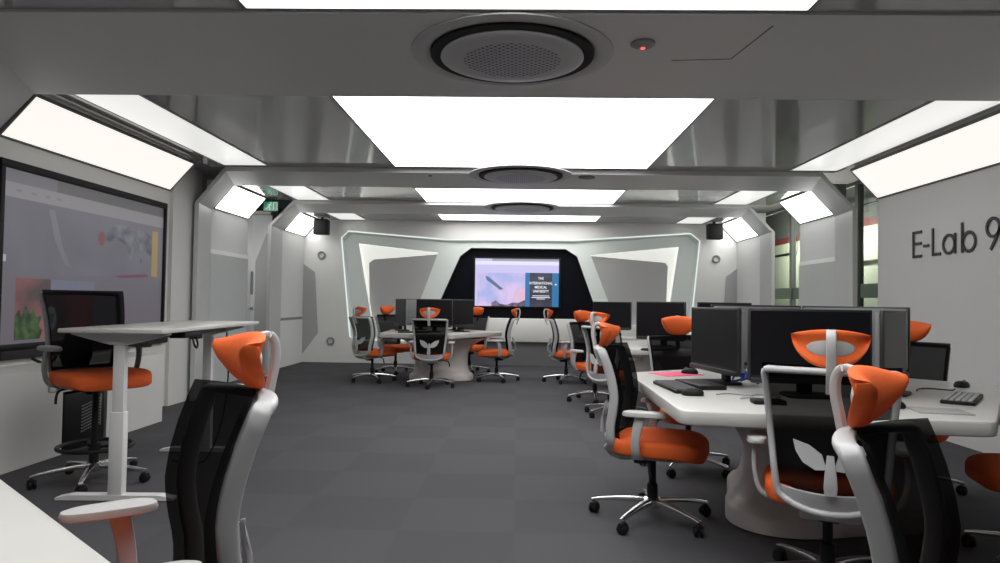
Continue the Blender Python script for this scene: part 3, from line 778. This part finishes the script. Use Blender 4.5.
def make_lumbar(parent):
    bm = bmesh.new()
    for s in (-1, 1):
        P = [(.012, .565), (.03, .620), (.075, .652), (.135, .668), (.125, .625), (.10, .585), (.055, .560)]
        rows = []
        for off in (.022, .032):
            rows.append([Vector((s * x, prof(z) + CURV * (x / .21) ** 2 - off, z)) for x, z in P])
        loft(bm, rows)
    obj('lumbar_wing', bm, 'lumbar', parent)
    bm = bmesh.new()
    sweep(bm, [(0, prof(z) - .032, z) for z in (.47, .50, .54, .58, .62)], rsec(.05, .02, .006), (0, 1, 0), scales=[.9, 1, .9, .7, .5])
    obj('lumbar_block', bm, 'lumbar', parent)

def make_headrest(parent):
    nU, nV = 23, 9
    cy, cz = -.268, 1.056
    def zt(u): return .038 + .022 * (1 - u * u)
    def zb(u): return .028 - .128 * max(0, 1 - abs(u) ** 2.2) ** .6
    def ym(u, v): return cy + .042 * u * u - .030 * v * v
    def P(u, v, side):
        zc = zb(u) + (zt(u) - zb(u)) * (v + 1) / 2
        t = (.021 * max(0, 1 - abs(v) ** 3.5) ** .5 * max(0, 1 - abs(u) ** 8) ** .5 + .004) * side
        return Vector((u * .142, ym(u, v) + t, cz + zc * .95))
    rings = []
    for i in range(nU):
        u = -math.cos(PI * i / (nU - 1))
        vs = [-math.cos(PI * k / (nV - 1)) for k in range(nV)]
        rings.append([P(u, v, 1) for v in vs] + [P(u, v, -1) for v in vs[::-1]])
    bm = bmesh.new(); loft(bm, rings); hr = obj('headrest', bm, 'orange', parent, angle=180)
    # grey oval shell on its rear
    bm = bmesh.new(); rows = []
    for k, off in ((1.0, .024), (.95, .030), (.6, .033), (.1, .034)):
        rows.append([Vector((.088 * k * math.cos(a), cy + .042 * (.088 * k * math.cos(a) / .142) ** 2 - off, cz - .016 + .034 * k * math.sin(a))) for a in [2 * PI * i / 28 for i in range(28)]])
    loft(bm, rows); obj('rear_shell', bm, 'chair_grey', hr)
    # post
    bm = bmesh.new()
    path = spline([(0, prof(.87) - .028, .865), (0, prof(.94) - .034, .94), (0, -.337, .99), (0, -.346, 1.04), (0, -.344, 1.08), (0, -.328, 1.104), (0, -.302, 1.100)], 5)
    sweep(bm, path, rsec(.036, .020, .006), (1, 0, 0) if False else (0, 1, .3)); obj('headrest_post', bm, 'chair_arm', parent)

def make_seat(parent, dz=0.0):
    bm = bmesh.new(); rows = []
    for k, z in ((.92, .388), (.975, .392), (1.0, .402), (1.0, .448), (.98, .464), (.92, .474), (.6, .478), (.15, .476)):
        ring = []
        for x, y in superell(.258, .252, 4.6, 48):
            xx, yy = x * k, y * k
            w = 1 - .10 * max(0, -yy / .24)
            drop = .022 * max(0, (yy - .10) / .14) ** 2
            dish = -.008 * (1 - (xx / .25) ** 2) if z > .46 else 0
            ring.append((xx * w, yy + .045, z + dz - drop + dish))
        rows.append(ring)
    loft(bm, rows); obj('seat', bm, 'orange', parent, angle=60)
    bm = bmesh.new(); rows = []
    for k, z in ((.55, .362), (.86, .372), (.93, .388), (.90, .392)):
        rows.append([(x * k, y * k + .04, z + dz) for x, y in superell(.245, .232, 4, 40)])
    loft(bm, rows); obj('seat_pan', bm, 'mid_grey', parent)

def make_arms(parent, m='chair_grey', mp='chair_arm', dz=0.0):
    for s in (-1, 1):
        bm = bmesh.new()
        path = spline([(s * .11, -.03, .380), (s * .22, -.04, .383), (s * .268, -.045, .41), (s * .288, -.045, .48), (s * .292, -.035, .55), (s * .284, -.02, .612)], 5)
        n = len(path)
        sweep(bm, [p + Vector((0, 0, dz)) for p in path], rsec(.024, .055, .010), (0, 1, 0), scales=[1 - .15 * math.sin(PI * i / (n - 1)) for i in range(n)])
        a = obj('armrest', bm, m, parent)
        bm = bmesh.new(); rows = []
        for k, z in ((.86, .622), (.98, .626), (1, .636), (.96, .646), (.80, .651), (.3, .652)):
            rows.append([(s * .280 + x * k * (1 - .12 * y / .125), y * k + .002, z + dz - .012) for x, y in superell(.042, .118, 3.2, 32)])
        loft(bm, rows); obj('arm_pad', bm, mp, a)

def make_base(parent, col_top=.37, foot_ring=False):
    bm = bmesh.new()
    lathe(bm, [(.014, .07), (.030, .075), (.030, .20), (.024, .205), (.020, .21), (.020, col_top - .03), (.045, col_top - .02), (.05, col_top)], 20)
    obj('gas_column', bm, 'black', parent)
    bm = bmesh.new(); box(bm, 0, .02, col_top + .0, .14, .22, .05, .012); box(bm, 0, -.06, col_top - .03, .09, .08, .06, .012); mech = obj('tilt_mechanism', bm, 'black', parent)
    bm = bmesh.new(); sweep(bm, spline([(.07, 0, col_top), (.20, .01, col_top - .005), (.24, .02, col_top - .03), (.25, .03, col_top - .09)], 4), csec(.008, 8), (0, 1, 0)); obj('lever', bm, 'black', mech)
    bm = bmesh.new(); lathe(bm, [(.046, .072), (.052, .080), (.052, .118), (.040, .128), (.028, .129)], 24); obj('hub', bm, 'chrome', parent)
    for i in range(5):
        a = 2 * PI * i / 5 + PI / 2 + PI / 5
        d = Vector((math.cos(a), math.sin(a), 0))
        bm = bmesh.new()
        path = [d * r + Vector((0, 0, z)) for r, z in ((.035, .104), (.10, .106), (.20, .098), (.30, .084), (.342, .075))]
        sweep(bm, path, rsec(.040, .028, .009), (0, 0, 1), scales=[1.15, 1.05, .85, .72, .62])
        lg = obj('leg', bm, 'chrome', parent)
        bm = bmesh.new(); c = d * .330; tn = Vector((-d.y, d.x, 0))
        rot = Matrix.Rotation(a + .6 * i, 4, 'Z')
        for s in (-1, 1):
            rows = []
            for k, o in ((.7, -.010), (1, -.006), (1, .006), (.7, .010)):
                rows.append([(rot @ Vector((.029 * k * math.cos(q) , o + s * .014, .029 * k * math.sin(q)))) + c + Vector((0, 0, .0295)) for q in [2 * PI * j / 16 for j in range(16)]])
            loft(bm, rows)
        rows = []
        for k, z in ((.020, .03), (.027, .048), (.024, .060), (.010, .066)):
            rows.append([c + Vector((k * math.cos(q), k * math.sin(q), z)) for q in [2 * PI * j / 12 for j in range(12)]])
        loft(bm, rows); obj('caster', bm, 'black', lg)
    if foot_ring:
        bm = bmesh.new()
        sweep(bm, [(.215 * math.cos(q), .02 + .215 * math.sin(q), .235) for q in [2 * PI * j / 40 for j in range(40)]], csec(.013, 8), (0, 0, 1), closed=True)
        for q in (0.3, 2.4, 4.5):
            sweep(bm, [(.03 * math.cos(q), .03 * math.sin(q), .225), (.213 * math.cos(q), .02 + .213 * math.sin(q), .235)], csec(.009, 8), (0, 0, 1))
        lathe(bm, [(.034, .205), (.04, .21), (.04, .25), (.034, .255)], 16)
        obj('foot_ring', bm, 'black', parent)

def rz(az): return R(az - 90)
chair0 = thing('office_chair', 'orange-seated mesh chair at the left side of the nearest right-hand table, seen side-on', 'chair', (.77, 3.91, 0), rz(-20), 'orange office chairs')
make_seat(chair0); make_back(chair0); make_lumbar(chair0); make_headrest(chair0); make_arms(chair0); make_base(chair0)

CH = [  # x, y, facing azimuth, label
    (1.33, 2.99, 68, 'office chair seen from behind at the near edge of the right table'),
    (1.055, 1.52, 318, 'closest right office chair, black back and orange headrest cropped by the bottom edge'),
    (2.57, 4.66, 236, 'office chair on the far right of the nearest table, headrest against the white wall'),
    (2.50, 3.32, 165, 'office chair cut by the right photo edge, showing an orange seat'),
    (1.27, 5.13, 272, 'office chair behind the pink paper, headrest left of the dark monitor'),
    (-.92, 1.63, 217, 'closest left office chair, black mesh back beside the white table corner'),
    (1.06, 7.50, 38, 'office chair in the middle right row turned away, headrest with open grey back'),
    (.97, 8.55, -58, 'office chair in the right row just behind the chair with the grey-backed headrest'),
    (.76, 10.55, 0, 'farthest office chair of the right row, in profile before the white ledge'),
    (-2.14, 10.24, 48, 'leftmost office chair at the far left table, seen from behind'),
    (-1.19, 9.72, 88, 'office chair seen square from behind at the near edge of the far left table'),
    (-.30, 10.60, 182, 'office chair in profile on the right side of the far left table'),
    (-2.00, 11.42, 318, 'office chair at the back left of the far left table, headrest left of the monitors'),
    (-.80, 11.75, 248, 'office chair at the back right of the far left table, headrest below the end screen'),
]
chairs = [chair0] + [dup(chair0, (x, y, 0), rz(a), lab) for x, y, a, lab in CH]

for c in kids(chair0):
    if c.name.split('.')[0] in ('headrest', 'headrest_post'): c.location.z -= .02
for c in kids(chairs[2]):
    if c.name.split('.')[0] not in ('leg', 'hub', 'gas_column'): c.location.z -= .055
    if c.name.split('.')[0] == 'armrest': c.location.z -= .07

# tall drafting chair by the standing desk
t = thing('drafting_chair', 'tall orange-seated drafting chair with foot ring behind the standing desk', 'chair', (-2.73, 4.44, 0), rz(-33))
make_seat(t, .25); make_back(t, 'mid_grey', .27); make_arms(t, 'mid_grey', 'mid_grey', .25); make_base(t, .62, True)
bm = bmesh.new(); sweep(bm, [(0, prof(z) - .03, z + .27) for z in (.46, .52, .60, .68)], rsec(.20, .03, .01), (0, 1, 0), scales=[.8, 1, 1, .8]); obj('lumbar_pad', bm, 'black', t)

# ------------------------------------------------------------------ tables
TP = [(-1.00, .53), (-1.03, -1.10), (.22, -1.26), (1.20, .12), (.58, .74), (-.40, .95)]
def make_table():
    t = thing('workstation_table', 'nearest right-hand white faceted table carrying black monitors', 'table', (1.75, 4.15, 0), 0, 'white pedestal tables')
    rp = round_poly(TP, .07, 5)
    bm = bmesh.new(); rows = []
    for k, z in ((.985, .672), (.997, .677), (1, .685), (1, .728), (.997, .736), (.988, .740)):
        rows.append([(p.x * k, p.y * k, z) for p in rp])
    loft(bm, rows); obj('tabletop', bm, 'white_top', t, angle=30)
    bm = bmesh.new(); rows = []
    for k, z in ((.64, .646), (.78, .649), (.82, .656), (.82, .671)):
        rows.append([(p.x * k, p.y * k, z) for p in round_poly(TP, .18, 5)])
    loft(bm, rows); obj('under_tray', bm, 'white_ped', t, angle=30)
    bm = bmesh.new(); rows = []; n = 72
    for z, r, am in ((.0, .535, .10), (.008, .55, .11), (.085, .55, .11), (.105, .535, .105), (.112, .505, .095), (.16, .47, .10), (.24, .44, .11), (.34, .43, .115), (.43, .44, .12), (.50, .48, .13), (.555, .54, .14), (.60, .62, .15), (.635, .72, .15), (.648, .80, .14)):
        ring = []
        for i in range(n):
            th = 2 * PI * i / n; c = math.cos(3 * (th - R(222)))
            rr = r + am * (c if c > 0 else c * .8)
            ring.append((rr * math.cos(th), rr * math.sin(th), z))
        rows.append(ring)
    loft(bm, rows); obj('pedestal', bm, 'white_ped', t, angle=50)
    return t
tableA = make_table()
tableB = dup(tableA, (2.13, 8.20, 0), R(0), 'middle right white table behind the nearest one, mostly hidden by monitors', scale=(.92, .92, 1))
tableE = dup(tableA, (1.95, 10.75, 0), R(-8), 'farthest right white table, before the end wall', scale=(.92, .92, 1))
tableC = dup(tableA, (-1.18, 10.70, 0), R(4), 'far left white table ringed by orange chairs', scale=(.81, .81, 1))
tableD = dup(tableA, (-1.667, .708, 0), R(-130.2), 'white table whose corner fills the bottom left of the photo')

# ------------------------------------------------------------------ monitors (screen faces local +Y)
def make_monitor(label, loc, az):
    t = thing('monitor', label, 'monitor', loc, rz(az), 'black desktop monitors')
    W, H, zc = .61, .37, .262
    bm = bmesh.new(); box(bm, 0, 0, zc, W, .022, H, .006); obj('casing', bm, 'monitor_case', t)
    bm = bmesh.new(); box(bm, 0, -.022, zc, W - .02, .030, H - .02, .012); obj('rear_cover', bm, 'monitor_back', t)
    bm = bmesh.new(); quad(bm, [(W / 2 - .012, .0115, zc - H / 2 + .03), (-W / 2 + .012, .0115, zc - H / 2 + .03), (-W / 2 + .012, .0115, zc + H / 2 - .012), (W / 2 - .012, .0115, zc + H / 2 - .012)])
    obj('screen', bm, 'screen_off', t, smooth=False)
    bm = bmesh.new(); box(bm, 0, .012, zc - H / 2 + .005, W * .96, .03, .028, .006); obj('chin_bar', bm, 'monitor_case', t)
    bm = bmesh.new()
    sweep(bm, [(0, -.075, .012), (0, -.072, .12), (0, -.062, .24), (0, -.04, .27)], rsec(.075, .03, .008), (0, 1, 0)); obj('stand_neck', bm, 'black', t)
    bm = bmesh.new(); rows = []
    for k, z in ((.98, .0), (1, .004), (1, .010), (.95, .014)):
        rows.append([(x * k, y * k - .03, z) for x, y in superell(.12, .105, 5, 32)])
    loft(bm, rows); obj('stand_base', bm, 'black', t)
    return t
ZT = .741
mon = make_monitor('large black monitor facing the camera on the nearest right table', (1.49, 3.56, ZT), 266)
def sticker(m):
    bm = bmesh.new()
    for i in range(3):
        for j in range(4): box(bm, -.245 + i * .040, -.039, .27 + j * .032, .035, .004, .027)
    obj('white_sticker', bm, 'sticker', m, smooth=False)
MN = [
    (1.17, 4.12, 190, 'black monitor turned left on the nearest right table, beside the keyboard'),
    (2.01, 3.74, -38, 'monitor seen edge-on at the right of the large black monitor'),
    (2.11, 4.38, 54, 'monitor with grey back behind the large black monitor, right side'),
    (1.57, 4.58, 96, 'monitor with grey back behind the large black monitor, left side'),
    (1.55, 7.50, 226, 'dark monitor left of the headrest behind the pink paper, on the middle right table'),
    (2.27, 7.62, 276, 'dark monitor at middle right table showing above the left-turned monitor'),
    (2.52, 8.30, 0, 'monitor on the right side of the middle right table'),
    (1.42, 10.35, 240, 'dark monitor on the farthest right table, above the nearest chair back'),
    (2.15, 10.25, 278, 'second dark monitor of the farthest right table'),
    (-1.80, 10.64, 205, 'left monitor of the far left table, dark and turned left'),
    (-1.23, 10.26, 272, 'centre monitor of the far left table, dark and facing the room'),
    (-.82, 10.55, 330, 'right monitor of the far left table with bluish screen sheen'),
    (-1.58, 11.10, 122, 'rear left monitor of the far left table'),
    (-.96, 11.10, 60, 'rear right monitor of the far left table'),
]
mons = [dup(mon, (x, y, ZT), rz(a), lab, scale=(.88 if x < 0 else 1, 1, 1.0 if y < 4.3 else 1.04 if y < 5 else 1.10)) for x, y, a, lab in MN]
sticker(mons[3])

# ------------------------------------------------------------------ desk items
def make_keyboard(label, loc, rot):
    t = thing('keyboard', label, 'keyboard', loc, rot, 'black keyboards')
    bm = bmesh.new(); box(bm, 0, 0, .009, .44, .14, .018, .005); obj('keyboard_body', bm, 'black', t)
    bm = bmesh.new()
    for j in range(5):
        for i in range(14):
            box(bm, -.2 + i * .0305, -.05 + j * .025, .020, .025, .019, .006)
    obj('key_rows', bm, 'chair_dark', t, smooth=False)
    return t
def make_mouse(label, loc, rot):
    t = thing('computer_mouse', label, 'mouse', loc, rot, 'black mice')
    bm = bmesh.new(); rows = []
    for k, z in ((.92, 0), (1, .006), (.97, .018), (.8, .030), (.45, .036), (.08, .037)):
        rows.append([(x * k, y * k + (1 - k) * -.01, z) for x, y in superell(.032, .056, 2.5, 28)])
    loft(bm, rows); b = obj('mouse_body', bm, 'black', t)
    bm = bmesh.new(); sweep(bm, [(.006 * math.cos(q) * .5, .026 + .010 * math.cos(q), .031 + .010 * math.sin(q)) for q in [2 * PI * i / 12 for i in range(12)]], rsec(.005, .005), (1, 0, 0), closed=True); obj('scroll_wheel', bm, 'mid_grey', t)
    return t
kb = make_keyboard('dark keyboard in front of the left-turned monitor', (.88, 3.83, ZT), R(94))
k2 = dup(kb, (2.25, 3.55, ZT), R(52), 'keyboard with pale keys on the right side of the nearest table')
for c in kids(k2):
    if c.name.startswith('key_rows'):
        c.data = c.data.copy(); c.data.materials[0] = M['key']
dup(kb, (1.45, 7.02, ZT), R(40), 'keyboard on the middle right table')
dup(kb, (-1.50, 9.98, ZT), R(10), 'keyboard on the far left table')
ms = make_mouse('black mouse before the dark keyboard on the nearest table', (.90, 3.55, ZT), R(80))
dup(ms, (1.16, 4.66, ZT), R(60), 'black mouse lying on the pink paper')
dup(ms, (2.62, 4.14, ZT), R(-60), 'black mouse beyond the pale-keyed keyboard')
dup(ms, (1.73, 3.23, ZT), R(-100), 'black mouse left of the grey mouse mat')
dup(ms, (1.62, 7.3, ZT), R(30), 'black mouse on the middle right table')
bm = bmesh.new(); box(bm, 0, 0, .0015, .22, .18, .003, .001); tag(obj('mouse_mat', bm, 'pad', loc=(1.90, 3.16, ZT), rotz=R(-12)), 'grey mouse mat at the near edge of the right table', 'mouse mat')
bm = bmesh.new(); box(bm, 0, 0, .0012, .30, .21, .0024, .0005); tag(obj('pink_paper', bm, 'pink', loc=(1.06, 4.62, ZT), rotz=R(24)), 'bright pink sheet of paper at the far left of the nearest table', 'paper')
bm = bmesh.new(); box(bm, 0, 0, .010, .085, .15, .02, .006); tag(obj('black_device', bm, 'black', loc=(1.19, 3.30, ZT), rotz=R(85)), 'flat black device at the near table edge beside the rear-view chair', 'device')
random.seed(3)
bm = bmesh.new()
for k in range(4):
    pts = [(random.uniform(-.07, .07), random.uniform(-.05, .05), .012 + .035 * (i % 2) + random.uniform(0, .04)) for i in range(6)]
    sweep(bm, spline(pts, 6), csec(.006, 8), (.3, .2, 1))
tag(obj('blue_cable_bundle', bm, 'blue', loc=(1.33, 4.02, ZT)), 'tangled blue network cables beside the left-turned monitor', 'cable')
bm = bmesh.new()
sweep(bm, spline([(1.02, 3.55, .748), (1.10, 3.60, .747), (1.18, 3.52, .748), (1.24, 3.58, .747), (1.32, 3.50, .748), (1.26, 3.44, .747), (1.16, 3.46, .747), (1.10, 3.42, .747)], 6), csec(.0035, 6), (0, 0, 1))
tag(obj('white_cable', bm, 'mid_grey'), 'thin tangled cable lying on the near table top', 'cable')
bm = bmesh.new()
sweep(bm, spline([(2.20, 3.86, .748), (2.26, 3.95, .747), (2.34, 3.98, .748), (2.42, 3.92, .747), (2.48, 3.98, .747)], 6), csec(.004, 6), (0, 0, 1))
tag(obj('mouse_cable', bm, 'black'), 'thin black cable curling behind the pale-keyed keyboard', 'cable')
# shallow document tray under the left-turned monitor
bm = bmesh.new(); box(bm, 0, 0, .012, .16, .34, .024, .006); tag(obj('sound_bar', bm, 'black', loc=(1.04, 3.95, ZT), rotz=R(10)), 'long black bar at the foot of the left-turned monitor', 'speaker')

# ------------------------------------------------------------------ standing desk
t = thing('standing_desk', 'white height-adjustable standing desk with T-shaped feet', 'desk', (-2.39, 4.78, 0), R(3))
bm = bmesh.new(); box(bm, 0, .02, 1.0, .60, 1.74, .026, .006); obj('desktop', bm, 'white_top', t)
for s in (-1, 1):
    y = s * .66 - .06
    bm = bmesh.new(); box(bm, 0, y, .22 + .05, .085, .06, .50, .008); box(bm, 0, y, .66, .068, .048, .62, .006); lg = obj('leg', bm, 'white_metal', t)
    bm = bmesh.new()
    loft(bm, [[(x, y + q, z) for x, z in ((-.34, .004), (.34, .004), (.34, .018), (.26, .034), (-.26, .034), (-.34, .018))] for q in (-.035, .035)]); obj('foot', bm, 'white_metal', lg, smooth=False)
    bm = bmesh.new()
    loft(bm, [[(x, y + q, z) for x, z in ((-.28, .986), (.28, .986), (.28, .975), (.05, .915), (-.05, .915), (-.28, .975))] for q in (-.03, .03)]); obj('top_bracket', bm, 'white_metal', lg, smooth=False)
bm = bmesh.new(); box(bm, 0.12, -.04, .965, .05, 1.3, .04, .004); obj('rail', bm, 'mid_grey', t)
bm = bmesh.new(); box(bm, .24, -.40, .965, .10, .24, .04, .006); box(bm, .26, -.28, .955, .05, .10, .05, .006); obj('control_box', bm, 'black', t)
bm = bmesh.new(); sweep(bm, spline([(.27, -.36, .95), (.29, -.38, .90), (.29, -.34, .875), (.28, -.30, .90), (.27, -.31, .945)], 5), csec(.007, 8), (1, 0, 0)); obj('cable_hook', bm, 'black', t)
bm = bmesh.new(); sweep(bm, spline([(-2.16, 5.10, .95), (-2.15, 5.12, .60), (-2.19, 5.10, .25), (-2.26, 5.02, .02), (-2.40, 4.98, .008), (-2.52, 5.05, .008)], 8), csec(.006, 8), (1, 0, 0)); tag(obj('power_cable', bm, 'black'), 'thin black cable hanging from the standing desk to the carpet', 'cable')

# ------------------------------------------------------------------ light, world, camera
w = bpy.data.worlds.new('world'); bpy.context.scene.world = w; w.use_nodes = True
w.node_tree.nodes['Background'].inputs[0].default_value = (.5, .55, .6, 1); w.node_tree.nodes['Background'].inputs[1].default_value = .02

li = bpy.data.lights.new('recess_fill', 'POINT'); li.energy = 28; li.shadow_soft_size = .1  # added fill light hidden in the left recess, brightens the door gap
lo = bpy.data.objects.new('recess_fill', li); C.objects.link(lo); lo.location = (-4.62, 9.6, 2.0)

cam = bpy.data.cameras.new('camera'); co = bpy.data.objects.new('camera', cam); C.objects.link(co)
cam.sensor_width = 36; cam.lens = 690 / 1000 * 36; cam.clip_start = .05; cam.clip_end = 100
yaw, pit, rol = .0252, .0301, -.0146
Ry = Matrix.Rotation(yaw, 3, 'Z') @ Matrix.Rotation(pit, 3, 'X') @ Matrix.Rotation(rol, 3, 'Y')
right, fwd, up = Ry.col[0], Ry.col[1], Ry.col[2]
m = Matrix((( right.x, up.x, -fwd.x, 0), (right.y, up.y, -fwd.y, 0), (right.z, up.z, -fwd.z, 1.2), (0, 0, 0, 1)))
co.matrix_world = m
sc = bpy.context.scene; sc.camera = co
sc.view_settings.view_transform = 'Standard'; sc.view_settings.look = 'None'
sc.view_settings.exposure = 0.0
sc.cycles.max_bounces = 10; sc.cycles.diffuse_bounces = 5; sc.cycles.transparent_max_bounces = 16
